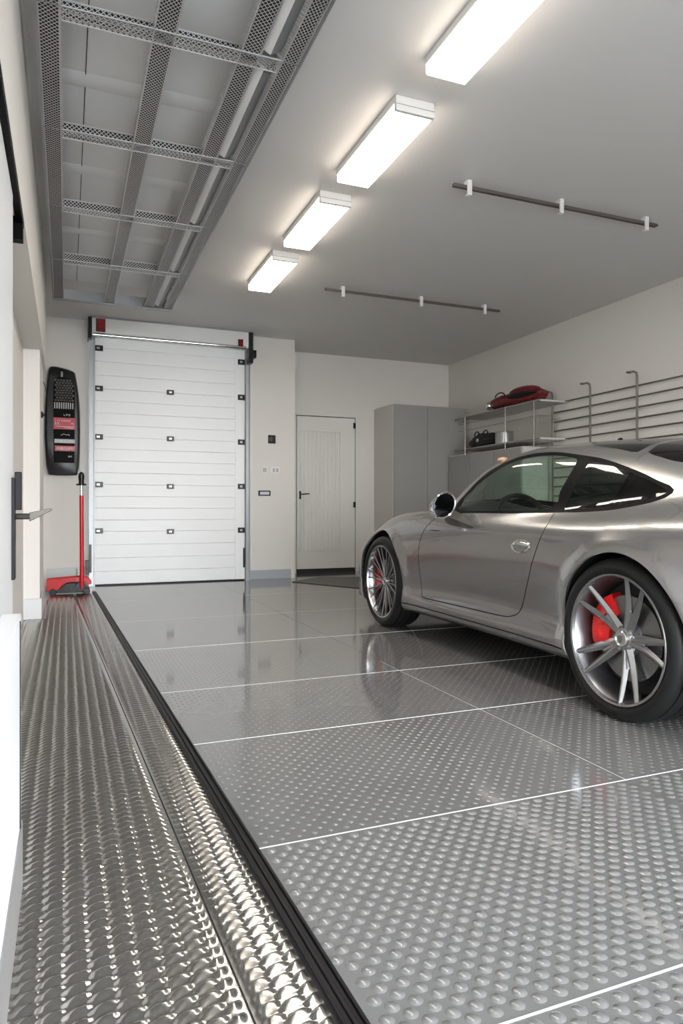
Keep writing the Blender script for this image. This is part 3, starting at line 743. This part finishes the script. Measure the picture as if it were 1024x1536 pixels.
ROCK=[(y,1.42) for y in np.linspace(.40,2.13,40)]; ROCK2=[(y,1.52) for y in np.linspace(2.13,.40,40)]
ROCKP=ROCK+ROCK2
LINEHOOD=dens([(2.12,11.6),(2.13,10.2),(2.15,9.3),(2.2,8.6),(2.5,8.3),(2.8,8.2),(3.0,8.6),(3.1,9.6),(3.12,11.6)],.05)
HO,HI=offset(LINEHOOD,.002),offset(LINEHOOD,-.002)
BUMP_=dens([(-1.3,5.1),(-.9,5.0),(-.5,4.9),(-.37,4.75),(-.37,4.70),(-.5,4.85),(-.9,4.95),(-1.3,5.05)],.06)
polys=[TLP,RGL,TRIM,G1,G2,WSH,RWN,HL,ARP[0],ARP[1],DO,DI,ROCKP,HO,HI]
# base lattice of points in the domain
yv=list(np.arange(-1.04,3.37,.034))+[-1.1,-1.094,-1.085,-1.07,-1.055,3.38,3.39,3.40,3.408,3.414,3.4185,3.42]
yv=sorted(yv); sv=list(np.arange(0,11.001,.22)); sv[-1]=11.
pts=[];edges=[]
def near(p):
    return False
for y in yv:
    for s in sv: pts.append((y,s))
idx=lambda i,j:i*len(sv)+j
ny_,ns_=len(yv),len(sv)
for i in range(ny_-1): edges+=[(idx(i,0),idx(i+1,0)),(idx(i,ns_-1),idx(i+1,ns_-1))]
for j in range(ns_-1): edges+=[(idx(0,j),idx(0,j+1)),(idx(ny_-1,j),idx(ny_-1,j+1))]
PALL=[]
for P in polys:
    o=len(pts); pts+=P; edges+=[(o+i,o+(i+1)%len(P)) for i in range(len(P))]
KS=.085
res=delaunay_2d_cdt([Vector((p[0],p[1]*KS)) for p in pts],edges,[],0,1e-6)
V2=np.array([(v[0],v[1]/KS) for v in res[0]]); TR=[f for f in res[2] if len(f)==3]
TR=np.array(TR); cen=V2[TR].mean(1); cy_,cs_=cen[:,0],cen[:,1]
ok=(cs_>=0)&(cs_<=11)&(cy_>-1.1)&(cy_<3.42)
ins={k:inside(P,cy_,cs_) for k,P in dict(trim=TRIM,g1=G1,g2=G2,ws=WSH,rw=RWN,rg=RGL,tl=TLP,hl=HL,a0=ARP[0],a1=ARP[1],do=DO,di=DI,rk=ROCKP,ho=HO,hi=HI).items()}
lab=np.full(len(TR),'body',object)
lab[ins['ho']&~ins['hi']]='gap'
lab[ins['do']&~ins['di']]='gap'; lab[ins['di']]='door'
lab[ins['rk']]='gap'
lab[ins['ws']]='ws'; lab[ins['rw']]='rw'; lab[ins['rg']]='rg'; lab[ins['hl']]='hl'
lab[ins['tl']]='tail'
lab[(cs_<1.42)&(cy_>.40)&(cy_<2.13)]='rocker'
lab[(cs_<1.2)&((cy_<=.40)|(cy_>=2.13))]='rocker'
lab[ins['trim']]='trim'; lab[ins['g1']]='g1'; lab[ins['g2']]='g2'
lab[ins['a0']|ins['a1']]='none'; lab[~ok]='none'
def p3(y,s):
    l,z=surf(y,s); return np.stack([l,y,z],-1)
def nrm(y,s):
    e=.012; s2=np.clip(s,.02,10.98)
    a=p3(y+e,s2)-p3(y-e,s2); b=p3(y,s2+.03)-p3(y,s2-.03)
    n=np.cross(a,b); n/=np.maximum(np.linalg.norm(n,axis=1,keepdims=True),1e-9)
    # outward = +l on the side / up on the roof
    out=np.stack([np.ones(len(n))*.6,np.zeros(len(n)),np.ones(len(n))*.25],-1)
    sgn=np.sign((n*out).sum(1)); sgn[sgn==0]=1
    return n*np.median(sgn)
PV=p3(V2[:,0],V2[:,1]); NV=nrm(V2[:,0],V2[:,1])
NV[V2[:,1]>10.9,0]=0; NV/=np.linalg.norm(NV,axis=1,keepdims=True)
def region(name,keys,m,sides=(-1,1),off=0.,parent=None,thick=0):
    sel=TR[np.isin(lab.astype(str),keys)]
    if len(sel)==0: return None
    u,inv=np.unique(sel.ravel(),return_inverse=True); T=inv.reshape(-1,3)
    P=PV[u]+NV[u]*off; N=NV[u]
    VV=[];FF=[];NN=[];o=0
    for sd in sides:
        Q=P.copy(); Q[:,0]*=sd; M=N.copy(); M[:,0]*=sd
        # orientation check so that faces point outwards
        a,b,c=Q[T[:,0]],Q[T[:,1]],Q[T[:,2]]; fn=np.cross(b-a,c-a); good=(fn*M[T[:,0]]).sum(1)>=0
        T2=T.copy(); T2[~good]=T2[~good][:,[0,2,1]]
        VV.append(Q);NN.append(M);FF.append(T2+o); o+=len(Q)
    VV=np.concatenate(VV);NN=np.concatenate(NN);FF=np.concatenate(FF)
    me=bpy.data.meshes.new(name); me.from_pydata(VV.tolist(),[],FF.tolist())
    me.polygons.foreach_set('use_smooth',[True]*len(me.polygons)); me.materials.append(MT[m] if isinstance(m,str) else m)
    me.normals_split_custom_set_from_vertices([tuple(x) for x in NN])
    ob=bpy.data.objects.new(name,me); COL.objects.link(ob); ob.parent=parent or car; ORIG[ob]=(0,0,0)
    return ob
body=region('body_shell',['body'],'paint')
region('shut_line',['gap'],'dull',off=-.006)
region('rocker_panel',['rocker'],'paint')
for sd in (-1,1):
    dr=region('door',['door'],'paint',(sd,))
    region('window_trim',['trim'],'trim',(sd,))
    region('side_window',['g1'],'sglass',(sd,),parent=dr)
    region('quarter_window',['g2'],'dglass',(sd,))
    region('headlight',['hl'],'lens',(sd,),.002)
region('windshield',['ws'],'sglass')
lab_keep=lab.copy(); lab[(lab=='body')&(cs_>8.2)&(cy_>-.5)&(cy_<2.0)]='liner'; region('roof_liner',['liner'],'interior',off=-.022); lab=lab_keep
region('rear_window',['rw'],'dglass'); region('glass_roof',['rg'],'dglass')
region('tail_light',['tail'],'redlens',off=.001)
# end caps of nose and tail
for (ye,nm) in ((3.42,'nose_cap'),(-1.1,'tail_cap')):
    ss=np.linspace(0,11,60); l,z=surf(np.full(60,ye),ss)
    ring=[(a,ye,b) for a,b in zip(l,z)]+[(-a,ye,b) for a,b in zip(l[::-1],z[::-1])][1:]
    MB().add(ring,[tuple(range(len(ring)))]).build(nm,'paint',car)
# painted arch lips and black liners
for (ay,az,ar) in ARCH:
    for sd in (-1,1):
        A_=np.linspace(-R(27),R(207),60); lip=MB(); lin=MB(); v1=[];v2=[]
        for a in A_:
            y,z=ay+ar*math.cos(a),az+ar*math.sin(a); s=max(0,s_of_z(y,z)); l,zz=surf(y,s); l=float(l)
            v1+=[(sd*l,y,z),(sd*(l-.004),ay+(ar-.004)*math.cos(a),az+(ar-.004)*math.sin(a)),(sd*(l-.018),ay+(ar-.003)*math.cos(a),az+(ar-.003)*math.sin(a))]
            r2=ar+.012
            v2+=[(sd*(l-.016),ay+(ar-.002)*math.cos(a),az+(ar-.002)*math.sin(a)),(sd*(l-.05),ay+r2*math.cos(a),az+r2*math.sin(a)),(sd*.50,ay+r2*math.cos(a),az+r2*math.sin(a))]
        n=len(A_); F1=[(i*3+k,i*3+k+1,i*3+k+4,i*3+k+3) for i in range(n-1) for k in (0,1)]
        lip.add(v1,F1).build('arch_lip','paint',car)
        lin.add(v2,F1)
        o=len(lin.v); lin.add([(sd*.50,ay,az)]+[(sd*.5,ay+(ar+.012)*math.cos(a),az+(ar+.012)*math.sin(a)) for a in A_],[(0,i+1,i+2) for i in range(n-1)])
        lin.build('wheel_arch_liner','dull',car)
# underbody and dark cabin tub
m=MB(); m.box(-.80,.80,.47,2.06,.165,.20); m.box(-.49,.49,-1.0,3.2,.17,.22); m.box(-.76,.76,2.92,3.22,.15,.19); m.box(-.75,.75,-1.0,-.40,.19,.22)
m.build('underbody','dull',car)
m=MB(); m.box(-.74,.74,.46,2.05,.20,.26); m.box(-.79,-.77,.47,2.04,.20,.80); m.box(.77,.79,.47,2.04,.20,.80)
m.box(-.70,.70,-.55,.45,.70,.74); m.box(-.70,.70,.43,.46,.2,.80)
m.build('cabin_tub','interior',car)
# dashboard, wheel, seats
m=MB(); loft(m,[[(x,y,z) for (y,z) in ((2.08,.60),(2.08,.84+.03*math.exp(-((x+.36)/.2)**2)),(1.95,.885+.05*math.exp(-((x+.36)/.2)**2)),(1.72,.875+.055*math.exp(-((x+.36)/.2)**2)),(1.60,.80),(1.62,.60))] for x in np.linspace(-.70,.70,25)])
m.build('dashboard','leather',car,ang=50)
c0=Vector((-.37,1.42,.80)); ax=Vector((0,-.88,.47)).normalized(); u_=Vector((1,0,0)); w_=ax.cross(u_)
sw=MB().tube([c0+u_*(.185*math.cos(t))+w_*(.185*math.sin(t)) for t in np.linspace(0,2*PI,49)[:-1]],.017,10,closed=True)
for t in (0,PI,-PI/2): sw.tube([c0,c0+u_*(.18*math.cos(t))+w_*(.18*math.sin(t))],.013,8)
sw.ell(tuple(c0),(.06,.03,.06),16,10); sw.tube([c0,c0-ax*.28],.025,10)
sw.build('steering_wheel','leather',car)
for sx in (-.37,.37):
    st=MB()
    back=[(.60,.34,.21,.06),(.52,.55,.23,.065),(.46,.75,.22,.06),(.41,.90,.17,.05),(.39,.99,.12,.045),(.38,1.05,.10,.04),(.38,1.08,.05,.02)]
    loft(st,[[(sx+w*math.copysign(abs(math.cos(a))**.6,math.cos(a)),y+d*math.copysign(abs(math.sin(a))**.6,math.sin(a)),z) for a in np.linspace(0,2*PI,25)[:-1]] for y,z,w,d in back])
    st.ell((sx,.85,.36),(.24,.27,.09),20,12)
    for q in (-1,1): st.ell((sx+q*.21,.84,.40),(.05,.25,.07),14,10)
    st.build('seat','leather',car,ang=60)
# front emblem free nose: air intakes in the front bumper, exhaust tips
for sd in (-1,1):
    MB().tube([(sd*.30,-1.0,.22),(sd*.30,-1.13,.22)],.04,16).build('exhaust_tip','chrome',car)
    MB().prism([(sd*.35,.22),(sd*.62,.24),(sd*.60,.34),(sd*.38,.33)],3.385,3.30,'y').build('air_intake','dull',car)
# side moulding dash
for sd in (-1,1):
    l,z=surf(1.745,5.83); m=MB()
    ys=np.linspace(1.66,1.80,5); q=[]
    for y in ys:
        s=s_of_z(y,.738); a,b=surf(y,s); q.append((sd*(float(a)+.0005),y,.738))
    m.tube(q,[.001,.0035,.0035,.003,.001],6); m.build('side_marker','black',car)
# door handle: oval chrome cup with a lever
for sd in (-1,1):
    hy,hz=.765,.683
    def onside(y,z,d): 
        a,b=surf(y,s_of_z(y,z)); return (sd*(float(a)+d),y,z)
    m=MB(); rg=[]
    for (k,d) in ((1.,.0005),(.93,.006),(.80,.005),(.70,-.004),(.3,-.008)):
        rg.append([onside(hy+.088*k*math.cos(t)*(1+.0*math.sin(t)),hz+.036*k*math.sin(t),d) for t in np.linspace(0,2*PI,29)[:-1]])
    loft(m,rg,False,True).build('door_handle_cup','chrome',car,ang=40)
    lv=MB(); rg=[]
    for t in np.linspace(-1,1,13):
        y=hy+.078*t; z=hz+.006+.004*(1-t*t); w=.013*(1-abs(t)**3)**.5+.002
        c=onside(y,z,.012*(1-t**4)); rg.append([(c[0]+sd*.006*math.cos(a),c[1],c[2]+w*math.sin(a)) for a in np.linspace(0,2*PI,13)[:-1]])
    loft(lv,rg).build('door_handle','chrome',car,ang=50)
# mirrors
for sd in (-1,1):
    cx,cy,cz=sd*.872,1.57,.898
    def fn(p,d,cx=cx,cy=cy,cz=cz):
        y=cy+.085*max(d.y,-.12); k=1-.15*max(d.y,0)
        x=cx+.088*d.x*k; z=cz+.078*d.z*k+.02*sd*d.x*-1
        return (x,y,z)
    m=MB(); m.ell((cx,cy,cz),(.088,.08,.083),32,20,fn); mir=m.build('mirror_housing','chrome',car,ang=40)
    rimm=MB(); loft(rimm,[[(cx+r_*.088*math.cos(t),y,cz+r_*.083*math.sin(t)-.02*sd*r_*math.cos(t)) for t in np.linspace(0,2*PI,37)[:-1]] for r_,y in ((1.0,cy-.006),(1.0,cy-.018),(.95,cy-.022),(.86,cy-.016))],False,False).build('mirror_rim','chrome',mir)
    g=MB(); loft(g,[[(cx+r_*.088*math.cos(t),y,cz+r_*.083*math.sin(t)-.02*sd*r_*math.cos(t)) for t in np.linspace(0,2*PI,37)[:-1]] for r_,y in ((.87,cy-.0155),(.80,cy-.0165))],False,True)
    g.build('mirror_glass','mirror',mir,ang=30)
    # foot of the mirror lying on the door
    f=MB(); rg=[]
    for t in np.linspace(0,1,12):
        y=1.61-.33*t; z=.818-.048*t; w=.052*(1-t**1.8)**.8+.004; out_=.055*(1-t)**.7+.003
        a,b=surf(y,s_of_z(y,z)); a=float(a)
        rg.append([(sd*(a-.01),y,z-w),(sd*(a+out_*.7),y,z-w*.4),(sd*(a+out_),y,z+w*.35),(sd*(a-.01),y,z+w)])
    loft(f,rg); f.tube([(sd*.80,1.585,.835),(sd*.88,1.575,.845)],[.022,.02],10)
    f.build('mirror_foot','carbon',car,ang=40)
# wheels
def spoke(m,a0,a1,r0,r1,w0,w1,x0,x1,dp0,dp1,N=10):
    """tapered ridged spoke from angle a0 at radius r0 to angle a1 at radius r1; x grows to the outside"""
    rg=[]
    for t in np.linspace(0,1,N):
        r=r0+(r1-r0)*t; a=a0+(a1-a0)*(t**.8); w=w0+(w1-w0)*t; x=x0+(x1-x0)*(t**1.7); dp=dp0+(dp1-dp0)*t
        c=(r*math.cos(a),r*math.sin(a)); tn=(-math.sin(a),math.cos(a))
        rg.append([(x+.35*w,c[0]+tn[0]*w/2,c[1]+tn[1]*w/2),(x,c[0]+tn[0]*w*.12,c[1]+tn[1]*w*.12),(x,c[0]-tn[0]*w*.12,c[1]-tn[1]*w*.12),(x+.35*w,c[0]-tn[0]*w/2,c[1]-tn[1]*w/2),(x+dp,c[0]-tn[0]*w*.4,c[1]-tn[1]*w*.4),(x+dp,c[0]+tn[0]*w*.4,c[1]+tn[1]*w*.4)])
    loft(m,rg)
def wheel(sd,cy,lf,rear,rot=0.):
    Rr=.337; cz=.335; W=.285 if rear else .235
    w=empty('wheel',(sd*lf,cy,cz)); w.parent=car; ORIG[w]=(0,0,0); w.location=(sd*lf,cy,cz)
    if sd>0: w.rotation_euler=(0,0,PI)
    FX=lambda a:-a      # outside is -x in the wheel's frame
    prof=[(-.022,.268),(-.012,.272),(-.002,.285),(.0,.298),(-.004,.312),(-.014,.325),(-.026,.333)]
    # tread with grooves
    for g in np.linspace(.045,W-.045,4): prof+=[(-g+.005,.3365),(-g+.004,.329),(-g-.004,.329),(-g-.005,.3365)]
    prof+=[(-W+.03,.333),(-W+.012,.322),(-W,.298),(-W+.01,.272)]
    m=MB().lathe([(FX(a),r) for a,r in prof],96)
    ty=m.build('tyre','tyre',w,ang=35)
    # shallow cross sipes on the tread blocks
    sp=MB(); n=84
    for k in range(n):
        a=2*PI*k/n
        for (g0,g1,sk) in ((.010,.038,.03),(.056,.094,-.02),(W-.094,W-.056,.02),(W-.038,W-.010,-.03)):
            r=.3372 if g0>.02 and g0<W-.04 else .3355
            q=[]
            for (g,aa) in ((g0,a),(g0,a+.008),(g1,a+.008+sk),(g1,a+sk)):
                rr=r if .03<g<W-.03 else .3325
                if g<.02 or g>W-.02: rr=.3185+.001
                q.append((FX(-g),rr*math.cos(aa),rr*math.sin(aa)))
            sp.add(q,[(0,1,2,3)])
    sp.build('tread_sipes','dull',ty,smooth=False)
    bar=[(-.020,.2685),(-.008,.2725),(-.006,.270),(-.010,.262),(-.022,.258),(-.030,.252),(-.06,.248),(-.10,.240),(-.15,.238),(-W+.03,.24),(-W+.01,.262)]
    rim=MB().lathe([(FX(a),r) for a,r in bar],96).build('rim','alloyd',w,ang=40)
    m=MB().lathe([(FX(a),r) for a,r in [(-.020,.2685),(-.008,.2728),(-.0055,.270),(-.008,.2615),(-.020,.2575)]],96)
    m.build('rim_lip','alloy',rim,ang=40)
    m=MB()
    if rear:
        for k in range(5):
            c=R(-70+rot+72*k)
            for q in (-1,1):
                spoke(m,c+q*R(9),c+q*R(10.5),.040,.262,.046,.023,.052,.014,.024,.020)
            # web that joins a pair near the hub
            spoke(m,c,c,.035,.125,.066,.022,.056,.046,.026,.012,7)
        m.v=[(x_ if False else x_,y_,z_) for x_,y_,z_ in m.v]
    else:
        for k in range(10):
            c=R(rot+36*k)
            for q in (-1,1):
                spoke(m,c+q*R(4),c+q*R(7.5),.035,.262,.012,.0085,.040,.012,.020,.014,8)
    # x in spoke() is depth behind the outer face measured positive inwards -> keep as is
    m.v=[(x_,y_,z_) for x_,y_,z_ in m.v]
    m.lathe([(.085,0),(.085,.052),(.060,.052),(.050,.043),(.047,.0)],40)
    m.build('spokes','alloy',rim,ang=28)
    hc=MB().lathe([(.052,.034),(.042,.034),(.038,.031),(.038,.027),(.041,.025),(.041,.0)],32)
    hc.build('hub_cap','chrome',rim,ang=25)
    hb=MB()
    hb.prism([(.013*c_,.017*s_-.002) for c_,s_ in ((-1,.8),(0,1),(1,.8),(.95,0),(.5,-.7),(0,-1),(-.5,-.7),(-.95,0))],.037,.041,'x'); hb.build('hub_crest','alloyd',rim)
    for k in range(5):
        a=R(-34+rot+72*k); MB().lathe([(.048,0),(.048,.007),(.06,.008)],12,c=(0,.044*math.cos(a),.046*math.sin(a))).build('lug_nut','steel',rim)
    MB().lathe([(.085,.07),(.085,.178),(.115,.178),(.115,.07)],64,closed=True).build('brake_disc','disc',w)
    MB().lathe([(.080,.0),(.080,.075),(.12,.083)],40).build('disc_hat','steel',w)
    MB().lathe([(.135,.05),(.140,.235)],48).build('brake_shield','dull',w)
    # caliper on the leading side
    cal=MB(); a0,a1=(R(118),R(203)) if rear else (R(150),R(205))
    ri,ro=(.098,.205) if rear else (.10,.222)
    # angles measured from +y (nose) so the block sits towards the nose of the car: mirrored below
    N=16; rg=[]
    for t in np.linspace(0,1,N):
        a=a0+(a1-a0)*t; e=math.sin(PI*min(max(t,.04),.96))**.35; i_=ri+.02*(1-e); o_=ro-.012*(1-e); f=.070 if .12<t<.88 else .078
        co,si=-math.cos(a),math.sin(a)
        rg.append([(f,i_*co,i_*si),(f-.006,(i_*.6+o_*.4)*co,(i_*.6+o_*.4)*si),(f,o_*co,o_*si),(.13,(o_+.006)*co,(o_+.006)*si),(.13,i_*co,i_*si)])
    loft(cal,rg)
    for t in (.25,.5,.75):
        a=a0+(a1-a0)*t; rr=(ri+ro)/2
        cal.lathe([(.055,0),(.052,.014),(.066,.018)],14,c=(0,-rr*math.cos(a),rr*math.sin(a)))
    cal.build('brake_caliper','caliper',w,ang=35)
    return w
wheel(-1,0.035,.928,True,38); wheel(-1,2.5,.892,False,9)
wheel(1,0.035,.928,True,38); wheel(1,2.5,.892,False,9)
# small tan cap on the roof edge at the top of the windscreen pillar
m=MB(); m.ell((-.528,1.425,1.180),(.035,.042,.020),16,10); m.build('roof_cap','tan',car)
# ------------------------------------------------------------------ camera, light
cam=bpy.data.cameras.new('camera'); co=bpy.data.objects.new('camera',cam); COL.objects.link(co)
A_=math.atan(412/1032.)
co.location=(0,0,.87); co.rotation_euler=(R(90),0,-A_)
cam.sensor_fit='VERTICAL'; cam.sensor_height=36.; cam.lens=1032/1536*36.; cam.shift_y=(768-765)/1536*-1; cam.clip_start=.02
SC.camera=co
wd=bpy.data.worlds.new('world'); SC.world=wd; wd.use_nodes=True; n=wd.node_tree.nodes; l=wd.node_tree.links
bg=n['Background']; bg.inputs['Strength'].default_value=WORLD
tc=n.new('ShaderNodeTexCoord'); sp=n.new('ShaderNodeSeparateXYZ'); cr=n.new('ShaderNodeValToRGB')
l.new(tc.outputs['Generated'],sp.inputs[0]); mr=n.new('ShaderNodeMapRange'); mr.inputs['From Min'].default_value=-.1; mr.inputs['From Max'].default_value=.6
l.new(sp.outputs['Z'],mr.inputs['Value']); l.new(mr.outputs[0],cr.inputs[0])
cr.color_ramp.elements[0].color=(.88,.88,.87,1); cr.color_ramp.elements[1].color=(.78,.85,.95,1)
l.new(cr.outputs[0],bg.inputs['Color'])
vs=SC.view_settings; vs.view_transform='Standard'; vs.look='None'; vs.gamma=1.; vs.use_curve_mapping=False; vs.exposure=EXPO
SC.cycles.max_bounces=10; SC.cycles.glossy_bounces=6; SC.cycles.transparent_max_bounces=16; SC.cycles.sample_clamp_indirect=6.
